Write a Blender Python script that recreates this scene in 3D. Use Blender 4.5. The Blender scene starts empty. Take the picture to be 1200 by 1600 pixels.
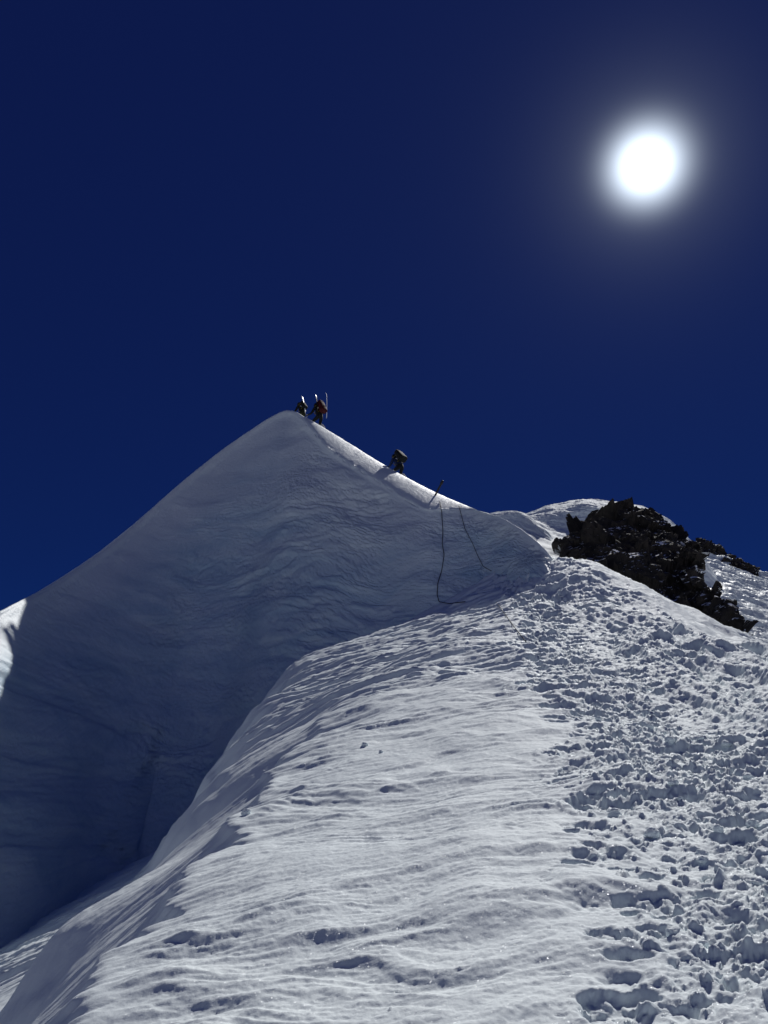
import bpy, bmesh, math, random
import numpy as np
from mathutils import Vector, Matrix
from mathutils.bvhtree import BVHTree

random.seed(7)
rng = np.random.default_rng(7)
scene = bpy.context.scene
col = scene.collection
R = math.radians

# ------------------------------------------------------------------ camera
PITCH = 22.0
VFOV = 66.0
cam_d = bpy.data.cameras.new("camera")
cam_d.sensor_fit = 'VERTICAL'
cam_d.angle = R(VFOV)
cam_d.clip_start = 0.05
cam_d.clip_end = 20000
cam = bpy.data.objects.new("camera", cam_d)
cam.location = (0, 0, 0)
cam.rotation_euler = (R(90 + PITCH), 0, 0)
col.objects.link(cam)
scene.camera = cam
FPX = 800 / math.tan(R(VFOV / 2))
CP, SP = math.cos(R(PITCH)), math.sin(R(PITCH))


def ray(px, py):
    """direction (y = 1) of a picture point of the 1200 x 1600 photograph"""
    u, v = px - 600.0, 800.0 - py
    y = FPX * CP - v * SP
    z = FPX * SP + v * CP
    return np.array([u / y, 1.0, z / y])


def at(px, py, d):
    return ray(px, py) * d


# ------------------------------------------------------------------ light
sd = ray(1010, 258)
SUN = Vector(sd / np.linalg.norm(sd))
SUN_EL = math.asin(SUN.z)
SUN_AZ = math.atan2(SUN.x, SUN.y)

sun_d = bpy.data.lights.new("sun", 'SUN')
sun_d.energy = 3.7
sun_d.angle = R(0.53)
sun_d.color = (1.0, 0.975, 0.945)
sun = bpy.data.objects.new("sun", sun_d)
sun.rotation_euler = SUN.to_track_quat('Z', 'Y').to_euler()
sun.location = SUN * 200
col.objects.link(sun)

world = bpy.data.worlds.new("World")
scene.world = world
world.use_nodes = True
wt = world.node_tree
wt.nodes.clear()


def N(tree, kind, **kw):
    n = tree.nodes.new(kind)
    for k, v in kw.items():
        if k in n.inputs:
            n.inputs[k].default_value = v
        else:
            setattr(n, k, v)
    return n


def L(tree, a, b):
    tree.links.new(a, b)


def MATH(tree, op, a, b=None, clamp=False):
    n = tree.nodes.new('ShaderNodeMath')
    n.operation = op
    n.use_clamp = clamp
    for i, v in enumerate((a, b)):
        if v is None:
            continue
        if isinstance(v, (int, float)):
            n.inputs[i].default_value = v
        else:
            tree.links.new(v, n.inputs[i])
    return n.outputs[0]


sky = N(wt, 'ShaderNodeTexSky', sky_type='NISHITA', sun_disc=False, sun_elevation=SUN_EL,
        sun_rotation=SUN_AZ, altitude=6500.0, air_density=0.6, dust_density=0.0, ozone_density=4.0)
hs = N(wt, 'ShaderNodeHueSaturation', Hue=0.515, Saturation=1.45, Value=0.8)
L(wt, sky.outputs[0], hs.inputs['Color'])
even = N(wt, 'ShaderNodeMix', data_type='RGBA')      # very thin, dry air: an even, deep blue
even.inputs['Factor'].default_value = 0.45
even.inputs['B'].default_value = (0.16, 0.225, 1.7, 1)
L(wt, hs.outputs[0], even.inputs['A'])
bg = N(wt, 'ShaderNodeBackground', Strength=0.05)
L(wt, even.outputs['Result'], bg.inputs['Color'])
# the bright ring of scattered light round the sun (part of the sky, by angle from the sun)
tc = N(wt, 'ShaderNodeTexCoord')
dt = N(wt, 'ShaderNodeVectorMath', operation='DOT_PRODUCT')
L(wt, tc.outputs['Generated'], dt.inputs[0])
dt.inputs[1].default_value = SUN
ang = MATH(wt, 'ARCCOSINE', MATH(wt, 'MINIMUM', dt.outputs['Value'], 0.999999))
q = MATH(wt, 'DIVIDE', ang, 0.0315)
core = MATH(wt, 'MULTIPLY', MATH(wt, 'EXPONENT', MATH(wt, 'MULTIPLY', MATH(wt, 'MULTIPLY', q, q), -1.0)), 2.4)
halo = MATH(wt, 'MULTIPLY', MATH(wt, 'EXPONENT', MATH(wt, 'DIVIDE', ang, -0.038)), 0.27)
wide = MATH(wt, 'MULTIPLY', MATH(wt, 'EXPONENT', MATH(wt, 'DIVIDE', ang, -0.17)), 0.013)
aur = N(wt, 'ShaderNodeBackground', Color=(0.78, 0.89, 1.0, 1))
L(wt, MATH(wt, 'ADD', MATH(wt, 'ADD', core, halo), wide), aur.inputs['Strength'])
addw = N(wt, 'ShaderNodeAddShader')
L(wt, bg.outputs[0], addw.inputs[0])
L(wt, aur.outputs[0], addw.inputs[1])
wo = N(wt, 'ShaderNodeOutputWorld')
L(wt, addw.outputs[0], wo.inputs['Surface'])

scene.view_settings.view_transform = 'Standard'
scene.view_settings.look = 'None'
scene.view_settings.exposure = 0.0
scene.view_settings.gamma = 1.0
scene.cycles.max_bounces = 8
scene.cycles.diffuse_bounces = 5
scene.cycles.use_denoising = True


# ------------------------------------------------------------------ noise
def _h(ix, iy, iz, seed):
    with np.errstate(over='ignore'):
        h = (ix.astype(np.int64) * 374761393 + iy.astype(np.int64) * 668265263
             + iz * 1274126177 + seed * 974634541) & 0xFFFFFFFF
        h = ((h ^ (h >> 13)) * 1274126177) & 0xFFFFFFFF
        h = ((h ^ (h >> 16)) * 2246822519) & 0xFFFFFFFF
    return (h ^ (h >> 15)) & 0xFFFFFFFF


def perlin(x, y, seed=0):
    x0, y0 = np.floor(x), np.floor(y)
    fx, fy = x - x0, y - y0
    ux = fx * fx * fx * (fx * (fx * 6 - 15) + 10)
    uy = fy * fy * fy * (fy * (fy * 6 - 15) + 10)

    def g(dx, dy):
        a = _h(x0 + dx, y0 + dy, 0, seed) * (2 * math.pi / 4294967296.0)
        return np.cos(a) * (fx - dx) + np.sin(a) * (fy - dy)
    a = g(0, 0) * (1 - ux) + g(1, 0) * ux
    b = g(0, 1) * (1 - ux) + g(1, 1) * ux
    return (a * (1 - uy) + b * uy) * 1.5


def perlin3(p, seed=0):
    x, y, z = p[..., 0], p[..., 1], p[..., 2]
    x0, y0, z0 = np.floor(x), np.floor(y), np.floor(z)
    fx, fy, fz = x - x0, y - y0, z - z0
    fade = lambda t: t * t * t * (t * (t * 6 - 15) + 10)
    ux, uy, uz = fade(fx), fade(fy), fade(fz)
    out = 0
    for dx in (0, 1):
        for dy in (0, 1):
            for dz in (0, 1):
                h = _h(x0 + dx, y0 + dy, (z0 + dz).astype(np.int64), seed)
                gx = ((h & 1023) / 511.5 - 1) * (fx - dx)
                gy = (((h >> 10) & 1023) / 511.5 - 1) * (fy - dy)
                gz = (((h >> 20) & 1023) / 511.5 - 1) * (fz - dz)
                w = (ux if dx else 1 - ux) * (uy if dy else 1 - uy) * (uz if dz else 1 - uz)
                out = out + (gx + gy + gz) * w
    return out


def fbm(x, y, seed=0, octv=4, gain=0.5, lac=2.03):
    s, a, f = 0, 1.0, 1.0
    for i in range(octv):
        s = s + a * perlin(x * f + 17.3 * i, y * f - 9.1 * i, seed + i)
        a *= gain
        f *= lac
    return s


def ridged(x, y, seed=0, octv=4, gain=0.5, lac=2.03):
    s, a, f = 0, 1.0, 1.0
    for i in range(octv):
        s = s + a * (1 - 2 * np.abs(perlin(x * f + 31.7 * i, y * f + 5.3 * i, seed + i)))
        a *= gain
        f *= lac
    return s


def sstep(a, b, x):
    t = np.clip((x - a) / (b - a), 0, 1)
    return t * t * (3 - 2 * t)


def spl(xk, yk, x):
    """monotone cubic through knots, straight beyond the ends"""
    xk, yk = np.asarray(xk, float), np.asarray(yk, float)
    h = np.diff(xk)
    d = np.diff(yk) / h
    m = np.zeros(len(xk))
    m[0], m[-1] = d[0], d[-1]
    for i in range(1, len(xk) - 1):
        if d[i - 1] * d[i] > 0:
            w1, w2 = 2 * h[i] + h[i - 1], h[i] + 2 * h[i - 1]
            m[i] = (w1 + w2) / (w1 / d[i - 1] + w2 / d[i])
    x = np.asarray(x, float)
    i = np.clip(np.searchsorted(xk, x) - 1, 0, len(xk) - 2)
    t = (x - xk[i]) / h[i]
    tc_ = np.clip(t, 0, 1)
    r = (yk[i] * (1 + 2 * tc_) * (1 - tc_) ** 2 + m[i] * h[i] * tc_ * (1 - tc_) ** 2
         + yk[i + 1] * tc_ ** 2 * (3 - 2 * tc_) + m[i + 1] * h[i] * tc_ ** 2 * (tc_ - 1))
    r = r + np.where(t < 0, (t * h[i]) * m[0], 0) + np.where(t > 1, ((t - 1) * h[i]) * m[-1], 0)
    return r


def smin(a, b, k):
    h = np.clip(0.5 + 0.5 * (b - a) / k, 0, 1)
    return b * (1 - h) + a * h - k * h * (1 - h)


def smax(a, b, k):
    return -smin(-a, -b, k)


# ------------------------------------------------------------------ mesh helpers
def grid_mesh(name, P, mat, kind=None, label=None, cat=None):
    """P: (rows, cols, 3) points -> one smooth grid mesh"""
    nr, nc = P.shape[:2]
    me = bpy.data.meshes.new(name)
    nv = nr * nc
    me.vertices.add(nv)
    me.vertices.foreach_set('co', np.ascontiguousarray(P.reshape(-1, 3), dtype=np.float32).ravel())
    idx = np.arange(nv, dtype=np.int32).reshape(nr, nc)
    f = np.stack([idx[:-1, :-1], idx[:-1, 1:], idx[1:, 1:], idx[1:, :-1]], -1).reshape(-1, 4)
    nf = len(f)
    me.loops.add(nf * 4)
    me.loops.foreach_set('vertex_index', f.ravel())
    me.polygons.add(nf)
    me.polygons.foreach_set('loop_start', np.arange(0, nf * 4, 4, dtype=np.int32))
    me.polygons.foreach_set('use_smooth', np.ones(nf, dtype=bool))
    me.update(calc_edges=True)
    me.materials.append(mat)
    o = bpy.data.objects.new(name, me)
    col.objects.link(o)
    if kind:
        o['kind'] = kind
    if label:
        o['label'] = label
    if cat:
        o['category'] = cat
    return o


def loft(ctrl, nr, nc, rpow=None):
    """smooth patch through a rows x cols net of control points"""
    C = np.asarray(ctrl, float)
    a, b = C.shape[:2]
    u = np.linspace(0, a - 1, nr) if rpow is None else rpow
    v = np.linspace(0, b - 1, nc)
    T = np.empty((nr, b, 3))
    for j in range(b):
        for k in range(3):
            T[:, j, k] = spl(np.arange(a), C[:, j, k], u)
    out = np.empty((nr, nc, 3))
    for i in range(3):
        for r in range(nr):
            out[r, :, i] = spl(np.arange(b), T[r, :, i], v)
    return out


def normals(P):
    du = np.gradient(P, axis=0)
    dv = np.gradient(P, axis=1)
    n = np.cross(dv, du)
    n /= np.linalg.norm(n, axis=-1, keepdims=True) + 1e-9
    return n


# ------------------------------------------------------------------ materials
def new_mat(name):
    m = bpy.data.materials.new(name)
    m.use_nodes = True
    t = m.node_tree
    t.nodes.clear()
    out = t.nodes.new('ShaderNodeOutputMaterial')
    b = t.nodes.new('ShaderNodeBsdfPrincipled')
    t.links.new(b.outputs[0], out.inputs['Surface'])
    return m, t, b, out


def snow_material(name, grain, bump, ice=0.0, glint=True, rough=0.75, spec=0.25):
    m, t, b, out = new_mat(name)
    tcn = N(t, 'ShaderNodeTexCoord')
    n1 = N(t, 'ShaderNodeTexNoise', Scale=0.5, Detail=4.0, Roughness=0.6)
    L(t, tcn.outputs['Object'], n1.inputs['Vector'])
    cr = N(t, 'ShaderNodeValToRGB')
    cr.color_ramp.elements[0].position = 0.3
    cr.color_ramp.elements[0].color = (0.725, 0.795, 0.825, 1)
    cr.color_ramp.elements[1].position = 0.7
    cr.color_ramp.elements[1].color = (0.79, 0.86, 0.875, 1)
    L(t, n1.outputs['Fac'], cr.inputs['Fac'])
    colr = cr.outputs['Color']
    if ice:  # bluish ice tint, which also carries the lower wall's painted shade
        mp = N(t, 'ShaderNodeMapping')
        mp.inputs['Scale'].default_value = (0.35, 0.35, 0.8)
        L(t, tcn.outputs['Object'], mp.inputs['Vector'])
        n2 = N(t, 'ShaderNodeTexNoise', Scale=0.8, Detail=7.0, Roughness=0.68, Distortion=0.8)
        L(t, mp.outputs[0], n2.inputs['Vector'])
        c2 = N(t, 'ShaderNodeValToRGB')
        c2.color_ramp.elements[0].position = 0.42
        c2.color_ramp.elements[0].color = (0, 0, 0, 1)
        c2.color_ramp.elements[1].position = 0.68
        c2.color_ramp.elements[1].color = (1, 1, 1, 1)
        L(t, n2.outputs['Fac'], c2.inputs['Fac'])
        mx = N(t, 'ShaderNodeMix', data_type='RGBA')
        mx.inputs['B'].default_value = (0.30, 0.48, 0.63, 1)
        at_ = N(t, 'ShaderNodeAttribute', attribute_name='ice_shade')
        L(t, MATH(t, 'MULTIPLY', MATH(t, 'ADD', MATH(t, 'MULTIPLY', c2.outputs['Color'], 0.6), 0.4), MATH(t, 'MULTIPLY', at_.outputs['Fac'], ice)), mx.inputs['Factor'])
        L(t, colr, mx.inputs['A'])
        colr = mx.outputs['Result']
    L(t, colr, b.inputs['Base Color'])
    b.inputs['Roughness'].default_value = rough
    b.inputs['IOR'].default_value = 1.31
    b.inputs['Specular IOR Level'].default_value = spec
    ng = N(t, 'ShaderNodeTexNoise', Scale=grain, Detail=5.0, Roughness=0.65)
    L(t, tcn.outputs['Object'], ng.inputs['Vector'])
    bp = N(t, 'ShaderNodeBump', Strength=bump, Distance=0.6 / grain)
    L(t, ng.outputs['Fac'], bp.inputs['Height'])
    L(t, bp.outputs[0], b.inputs['Normal'])
    if glint:
        # loose crystals: every small cell tilts its own way and a few flash in the sun
        vo = N(t, 'ShaderNodeTexVoronoi', Scale=240.0)
        L(t, tcn.outputs['Object'], vo.inputs['Vector'])
        sub = N(t, 'ShaderNodeVectorMath', operation='SUBTRACT')
        L(t, vo.outputs['Color'], sub.inputs[0])
        sub.inputs[1].default_value = (0.5, 0.5, 0.5)
        sc = N(t, 'ShaderNodeVectorMath', operation='SCALE', Scale=1.6)
        L(t, sub.outputs[0], sc.inputs[0])
        ge = N(t, 'ShaderNodeNewGeometry')
        ad = N(t, 'ShaderNodeVectorMath', operation='ADD')
        L(t, sc.outputs[0], ad.inputs[0])
        L(t, ge.outputs['Normal'], ad.inputs[1])
        nm = N(t, 'ShaderNodeVectorMath', operation='NORMALIZE')
        L(t, ad.outputs[0], nm.inputs[0])
        gl = N(t, 'ShaderNodeBsdfGlossy', Roughness=0.2)
        gl.inputs['Color'].default_value = (0.9, 0.92, 0.95, 1)
        L(t, nm.outputs[0], gl.inputs['Normal'])
        ms = N(t, 'ShaderNodeMixShader', Fac=0.007)
        L(t, b.outputs[0], ms.inputs[1])
        L(t, gl.outputs[0], ms.inputs[2])
        L(t, ms.outputs[0], out.inputs['Surface'])
    return m


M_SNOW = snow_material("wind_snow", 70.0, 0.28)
M_FACE = snow_material("icy_shaded_snow", 6.0, 0.45, ice=0.8, glint=False, rough=0.5, spec=0.5)
M_FAR = snow_material("far_snow", 3.0, 0.4, glint=False)
M_SHINE = snow_material("crusted_snow", 2.2, 0.5, glint=False, rough=0.5)


def rock_material():
    m, t, b, out = new_mat("dark_rock")
    tcn = N(t, 'ShaderNodeTexCoord')
    n1 = N(t, 'ShaderNodeTexNoise', Scale=0.9, Detail=8.0, Roughness=0.7)
    L(t, tcn.outputs['Object'], n1.inputs['Vector'])
    cr = N(t, 'ShaderNodeValToRGB')
    cr.color_ramp.elements[0].position = 0.35
    cr.color_ramp.elements[0].color = (0.011, 0.010, 0.010, 1)
    cr.color_ramp.elements[1].position = 0.7
    cr.color_ramp.elements[1].color = (0.055, 0.045, 0.038, 1)
    L(t, n1.outputs['Fac'], cr.inputs['Fac'])
    ge = N(t, 'ShaderNodeNewGeometry')
    sx = N(t, 'ShaderNodeSeparateXYZ')
    L(t, ge.outputs['True Normal'], sx.inputs[0])
    n2 = N(t, 'ShaderNodeTexNoise', Scale=0.55, Detail=5.0, Roughness=0.6)
    L(t, tcn.outputs['Object'], n2.inputs['Vector'])
    sm = MATH(t, 'ADD', MATH(t, 'ABSOLUTE', sx.outputs['Z']), MATH(t, 'MULTIPLY', MATH(t, 'SUBTRACT', n2.outputs['Fac'], 0.5), 1.6))
    mr = N(t, 'ShaderNodeMapRange')
    mr.inputs['From Min'].default_value = 0.78
    mr.inputs['From Max'].default_value = 0.81
    L(t, sm, mr.inputs['Value'])
    mx = N(t, 'ShaderNodeMix', data_type='RGBA')
    L(t, mr.outputs['Result'], mx.inputs['Factor'])
    L(t, cr.outputs['Color'], mx.inputs['A'])
    mx.inputs['B'].default_value = (0.8, 0.83, 0.9, 1)
    L(t, mx.outputs['Result'], b.inputs['Base Color'])
    b.inputs['Roughness'].default_value = 0.85
    b.inputs['Specular IOR Level'].default_value = 0.3
    bp = N(t, 'ShaderNodeBump', Strength=0.7, Distance=0.15)
    n3 = N(t, 'ShaderNodeTexNoise', Scale=5.0, Detail=6.0, Roughness=0.7)
    L(t, tcn.outputs['Object'], n3.inputs['Vector'])
    L(t, n3.outputs['Fac'], bp.inputs['Height'])
    L(t, bp.outputs[0], b.inputs['Normal'])
    return m


M_ROCK = rock_material()




def ground_material():
    m, t, b, out = new_mat("moraine_and_snow")
    g = N(t, 'ShaderNodeNewGeometry')
    sx = N(t, 'ShaderNodeSeparateXYZ')
    L(t, g.outputs['Position'], sx.inputs[0])
    n1 = N(t, 'ShaderNodeTexNoise', Scale=0.02, Detail=8.0, Roughness=0.65)
    L(t, g.outputs['Position'], n1.inputs['Vector'])
    hgt = MATH(t, 'ADD', sx.outputs['Z'], MATH(t, 'MULTIPLY', MATH(t, 'SUBTRACT', n1.outputs['Fac'], 0.5), 90.0))
    mr = N(t, 'ShaderNodeMapRange')
    mr.inputs['From Min'].default_value = -75
    mr.inputs['From Max'].default_value = -50
    L(t, hgt, mr.inputs['Value'])
    mx = N(t, 'ShaderNodeMix', data_type='RGBA')
    mx.inputs['A'].default_value = (0.58, 0.60, 0.62, 1)
    mx.inputs['B'].default_value = (0.78, 0.81, 0.88, 1)
    L(t, mr.outputs['Result'], mx.inputs['Factor'])
    L(t, mx.outputs['Result'], b.inputs['Base Color'])
    b.inputs['Roughness'].default_value = 0.9
    b.inputs['Specular IOR Level'].default_value = 0.1
    return m


M_GROUND = ground_material()

# ------------------------------------------------------------------ near ridge (heightfield)
_y = [-6, 0, 1.5, 3.3, 4.6, 5.9, 8.3, 11.5, 15, 19, 23.5, 28, 32]
_zM = [-2.9, -1.45, -1.08, -0.64, -0.32, -0.01, 0.6, 1.68, 2.78, 4.39, 6.4, 9.0, 10.8]
_xM = [0.2, 0.2, 0.2, 0.2, 0.22, 0.25, 0.36, 0.5, 0.9, 2.5, 3.93, 4.5, 5.2]
_crest = [(100, 1600, 3.6), (200, 1490, 4.5), (300, 1375, 5.8), (380, 1275, 7.5), (430, 1210, 9.3), (490, 1145, 11.3),
          (540, 1090, 13.5), (600, 1040, 17), (650, 1000, 20), (700, 950, 25), (745, 905, 29)]
_cp = [(-1.0, -6, -3.4), (-1.0, 0, -1.8), (-1.1, 2, -1.22)] + [tuple(at(*c)) for c in _crest]
_cx, _cy, _cz = zip(*_cp)
_ry = [-6, 0, 8, 12, 16, 19, 22, 24, 26, 28, 32]
_rx = [8, 8, 8, 8, 7.9, 7.8, 7.7, 7.1, 6.0, 5.6, 5.9]
_rz = [-3.2, -1.2, 1.0, 2.1, 3.56, 4.53, 6.1, 7.5, 9.0, 9.9, 11.2]


def base_z(x, y, scal=0.0, rim=0.0):
    xc = spl(_cy, _cx, y)
    xc = xc + scal * np.exp(-np.clip(xc - x, 0, None) / 0.5)
    zc = spl(_cy, _cz, y)
    xm = np.maximum(spl(_y, _xM, y), xc + 0.3)
    zm = spl(_y, _zM, y)
    xr = np.maximum(spl(_ry, _rx, y), xm + 0.3)
    zr = spl(_ry, _rz, y)
    d1 = (zm - zc) / (xm - xc)
    d2 = (zr - zm) / (xr - xm)
    s0, s1, s2 = d1 * 1.25, (d1 * (xr - xm) + d2 * (xm - xc)) / (xr - xc), d2 * 0.9

    def herm(xa, xb, za, zb, sa, sb, X):
        h = xb - xa
        t = np.clip((X - xa) / h, 0, 1)
        return (za * (1 + 2 * t) * (1 - t) ** 2 + zb * t * t * (3 - 2 * t)
                + sa * h * t * (1 - t) ** 2 + sb * h * t * t * (t - 1))
    p = np.where(x < xm, herm(xc, xm, zc, zm, s0, s1, x), herm(xm, xr, zm, zr, s1, s2, x))
    p = p + np.where(x < xc, (x - xc) * s0, 0) + np.where(x > xr, (x - xr) * s2, 0)
    d = xc - x
    ky = [-6, 0, 5, 8, 9, 10.5, 12.5, 14.5, 19, 22, 24.5, 26, 30]
    dr = spl(ky, [2, 2, 1.9, 1.6, 1.42, 1.58, 1.8, 2.15, 3.25, 3.7, 3.6, 3.2, 3.0], y) * 0.9 + 0.5 * rim
    hr = spl(ky, [1.4, 1.4, 1.3, 1.2, 1.06, 1.22, 1.28, 1.33, 1.1, 0.8, 0.9, 0.9, 1.0], y)
    t = np.maximum(d, 0) / dr
    ov = np.clip((d - dr) / 0.18, -12, 40)
    fl = zc - np.where(d < 0, 0.5 * d, 0.85 * hr * np.minimum(t, 3) ** 1.15 + 0.10 * sstep(3, 5, y) * (1 - sstep(11, 15, y)) * (1 - np.exp(-np.maximum(d, 0) / 0.10))) - 1.3 * 0.18 * np.log1p(np.exp(ov))
    bench = -1.47 + 0.5 * x + 0.16 * y - 0.03 * np.maximum(-x - 10, 0) ** 2
    fl = smax(fl, bench, 0.25)
    kc = 0.02 + 0.10 * sstep(9, 13, y) + 0.9 * sstep(13, 20, y)
    z = smin(p, fl, kc)
    e = x - xr
    z = smin(z, zr - 0.55 * e - 0.004 * np.maximum(e - 10, 0) ** 2 + 0.25, 1.6)
    return z, d


def hit(px, py, y0=2.0, y1=34.0):
    """where a sight line meets the near ridge"""
    r = ray(px, py)
    ys = np.linspace(y0, y1, 1600)
    z, _ = base_z(r[0] * ys, ys)
    below = np.nonzero(r[2] * ys < z)[0]
    yy = ys[below[0]] if len(below) else y1
    return r[0] * yy, yy


# trampled line of the climbers, in plan
_trail_l = [hit(*p) for p in [(1010, 1598), (985, 1400), (930, 1290), (900, 1150), (850, 1050), (825, 965), (800, 905), (790, 890)]]
_tl_y = [p[1] for p in _trail_l]
_tl_x = [p[0] for p in _trail_l]
_ok = np.argsort(_tl_y)
_tl_y = list(np.array(_tl_y)[_ok] + np.arange(len(_ok)) * 1e-3)
_tl_x = list(np.array(_tl_x)[_ok])


def near_ridge():
    ys = np.concatenate([np.linspace(-8, 2, 60, endpoint=False),
                         np.exp(np.linspace(math.log(2.0), math.log(34.0), 1300))])
    core_u = np.linspace(-0.62, 0.62, 960)
    X = np.empty((len(ys), 960 + 2 * 70))
    for i, y in enumerate(ys):
        yy = max(y, 2.6)
        c = core_u * yy
        tail = np.linspace(0, 1, 71)[1:] ** 2.2
        X[i, 70:-70] = c
        X[i, :70] = (c[0] - tail * (55 + c[0]))[::-1]
        X[i, -70:] = c[-1] + tail * (50 - c[-1])
    Y = np.repeat(ys[:, None], X.shape[1], 1)
    # scalloped crest
    scal = 0.20 * fbm(Y * 1.1, Y * 0 + 3.3, 11, 5, 0.6) * sstep(2, 4, Y) + 0.05 * fbm(Y * 5, Y * 0, 12, 3)
    scal = scal + 0.2 * sstep(12, 20, Y) * fbm(Y * 0.6, X * 0.3, 13, 3)
    rim = fbm(Y * 0.55, X * 0.1, 14, 2) + 0.16 * sstep(0.9, 1.6, spl(_cy, _cx, Y) - X) * fbm(Y * 1.1 + X * 0.9, X * 1.1, 15, 3, 0.5)
    Z, D = base_z(X, Y, scal, rim)

    plateau = sstep(-0.1, 0.5, -D)                    # right of the crest
    flank = sstep(-0.1, 0.4, D)
    # distance right of the left trail edge
    te = X - spl(_tl_y, _tl_x, Y) + 0.18 * fbm(X * 1.2, Y * 1.2, 21, 3)
    trail = sstep(-0.35, 0.8, te + 0.45 * fbm(X * 1.8, Y * 1.8, 22, 4, 0.6))
    core_tr = trail * (1 - 0.6 * sstep(2.2, 4.2, te - 0.02 * Y)) * (0.45 + 0.75 * sstep(-0.35, 0.35, fbm(X * 0.55, Y * 0.5, 23, 3)))

    # broad swells
    Z += 0.10 * fbm(X * 0.35, Y * 0.35, 31, 3) * sstep(0, 4, Y)
    # sastrugi: wind-cut steps, scarp towards the camera, long soft back
    warp = 0.55 * fbm(X * 0.45, Y * 0.45, 41, 3)
    v = Y * 1.0 + 0.10 * X + warp - 0.02 * X * X
    w = X - 0.25 * Y
    mask1 = sstep(-0.15, 0.45, fbm(w * 0.55, v * 0.9, 42, 3))

    def saw(t, edge):
        f = t - np.floor(t)
        return np.where(f < edge, f / edge, 1 - (f - edge) / (1 - edge)) - 0.5
    t1 = v / 0.95 + 0.5 * fbm(w * 0.5, v * 0.9, 43, 3)
    Z += plateau * (1 - 0.8 * trail) * 0.034 * mask1 * saw(t1, 0.3)
    t2 = v / 0.37 + 0.7 * fbm(w * 0.9, v * 1.3, 44, 3)
    mask2 = sstep(0.0, 0.5, fbm(w * 0.8, v * 1.5, 45, 3))
    Z += plateau * (1 - 0.8 * trail) * 0.014 * mask2 * saw(t2, 0.3)
    for pts, hgt in [([(330, 1492), (430, 1480), (520, 1468), (600, 1470), (680, 1462), (760, 1440), (850, 1408), (950, 1385), (1010, 1378)], 0.050),
                     ([(700, 1598), (760, 1588), (830, 1572), (880, 1590)], 0.05),
                     ([(640, 1345), (700, 1330), (780, 1322), (860, 1330)], 0.02),
                     ([(470, 1395), (560, 1392), (660, 1372), (760, 1366)], 0.025),
                     ([(560, 1115), (640, 1113), (700, 1108), (760, 1120)], 0.03),
                     ([(440, 1250), (560, 1238), (620, 1215), (690, 1212), (760, 1218)], 0.03)]:
        q_ = np.array([hit(*p) for p in pts])
        o_ = np.argsort(q_[:, 0])
        q_ = q_[o_]
        yl = np.interp(X, q_[:, 0], q_[:, 1]) + 0.05 * fbm(X * 2.5, Y * 0, 49, 3)
        yl = yl + (0.0)
        inx = sstep(q_[0, 0] - 0.3, q_[0, 0] + 0.5, X) * (1 - sstep(q_[-1, 0] - 0.5, q_[-1, 0] + 0.3, X))
        e_ = Y - yl
        Z += hgt * inx * plateau * sstep(-0.22, 0.04, e_) * np.exp(-np.clip(e_, 0, None) / 0.8) * (0.6 + 0.6 * fbm(X * 1.5, Y * 0.5, 50, 2))
    # streaks cut across the neck under the ice wall
    neck = sstep(11, 15, Y) * (1 - trail)
    st = Y * 1.0 - 0.10 * X - 0.02 * X * X
    Z += neck * 0.10 * (ridged(w * 0.22, st * 1.7, 46, 4, 0.55) - 0.6)
    Z += neck * 0.05 * saw(st / 0.55 + 0.8 * fbm(w * 0.4, st * 0.9, 47, 3), 0.3) * sstep(-0.2, 0.3, fbm(w * 0.3, st * 1.2, 48, 2))
    big = ridged(w * 0.16 + 0.2 * fbm(w * 0.2, v * 0.3, 161, 2), v * 0.75, 162, 3, 0.45)
    Z += plateau * (1 - 0.8 * trail) * 0.030 * big * sstep(3, 5, Y)
    # general wind roughness: crisp little plates and fine crust
    for f_, h_, sd_ in ((0.35, 0.009, 141), (0.9, 0.0050, 145), (2.4, 0.0024, 149)):
        pl = fbm(w * f_, v * f_ * 3.2 + 0.3 * fbm(w * f_ * 2, v * f_ * 2, sd_ + 2, 2), sd_, 3)
        Z += plateau * (1 - 0.7 * trail) * h_ * np.tanh(7 * (pl - 0.12)) * sstep(-0.45, 0.25, fbm(w * 0.4, v * 0.5, sd_ + 1, 2))
    Z += (plateau + 0.4 * flank) * 0.0022 * fbm(X * 26, Y * 34, 153, 3, 0.6) * (1 - sstep(8, 14, Y))
    Z += plateau * 0.010 * fbm(w * 0.7, v * 3.5, 51, 4, 0.55) * (0.4 + sstep(-0.3, 0.4, fbm(w * 0.5, v * 0.7, 53, 2)))
    Z += plateau * 0.016 * ridged(w * 0.4, v * 2.0, 54, 4, 0.5) * (0.35 + mask2)
    Z += (0.0022 + 0.0003 * np.clip(Y, 0, 30)) * fbm(X * 7, Y * 14, 52, 3, 0.6)
    # flank: runnels and plates down the fall line
    Z += flank * (0.03 * fbm(X * 0.30 + Y * 0.25, Y * 0.5 - X * 0.2, 61, 3, 0.5) + 0.004 * np.tanh(3 * fbm(X * 0.7 + Y * 0.35, Y * 1.6 - X * 0.5, 64, 4, 0.5)) + 0.005 * fbm(X * 3, Y * 4, 62, 4, 0.6))
    # little cornice lip along the near crest
    lip = np.exp(-((D + 0.06) / 0.10) ** 2) * sstep(3, 5, Y) * (1 - sstep(11, 14, Y))
    Z += lip * 0.035 * np.clip(fbm(Y * 1.3, Y * 0 + 8, 63, 3) + 0.35, 0, 1)

    fr = trail * sstep(0.9, 2.4, te) * sstep(6, 9, Y)
    core_tr = core_tr * (1 - 0.55 * fr)
    # churned snow of the trail
    Z += core_tr * (0.05 * fbm(X * 0.9, Y * 0.9, 71, 3) - 0.03)
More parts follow.
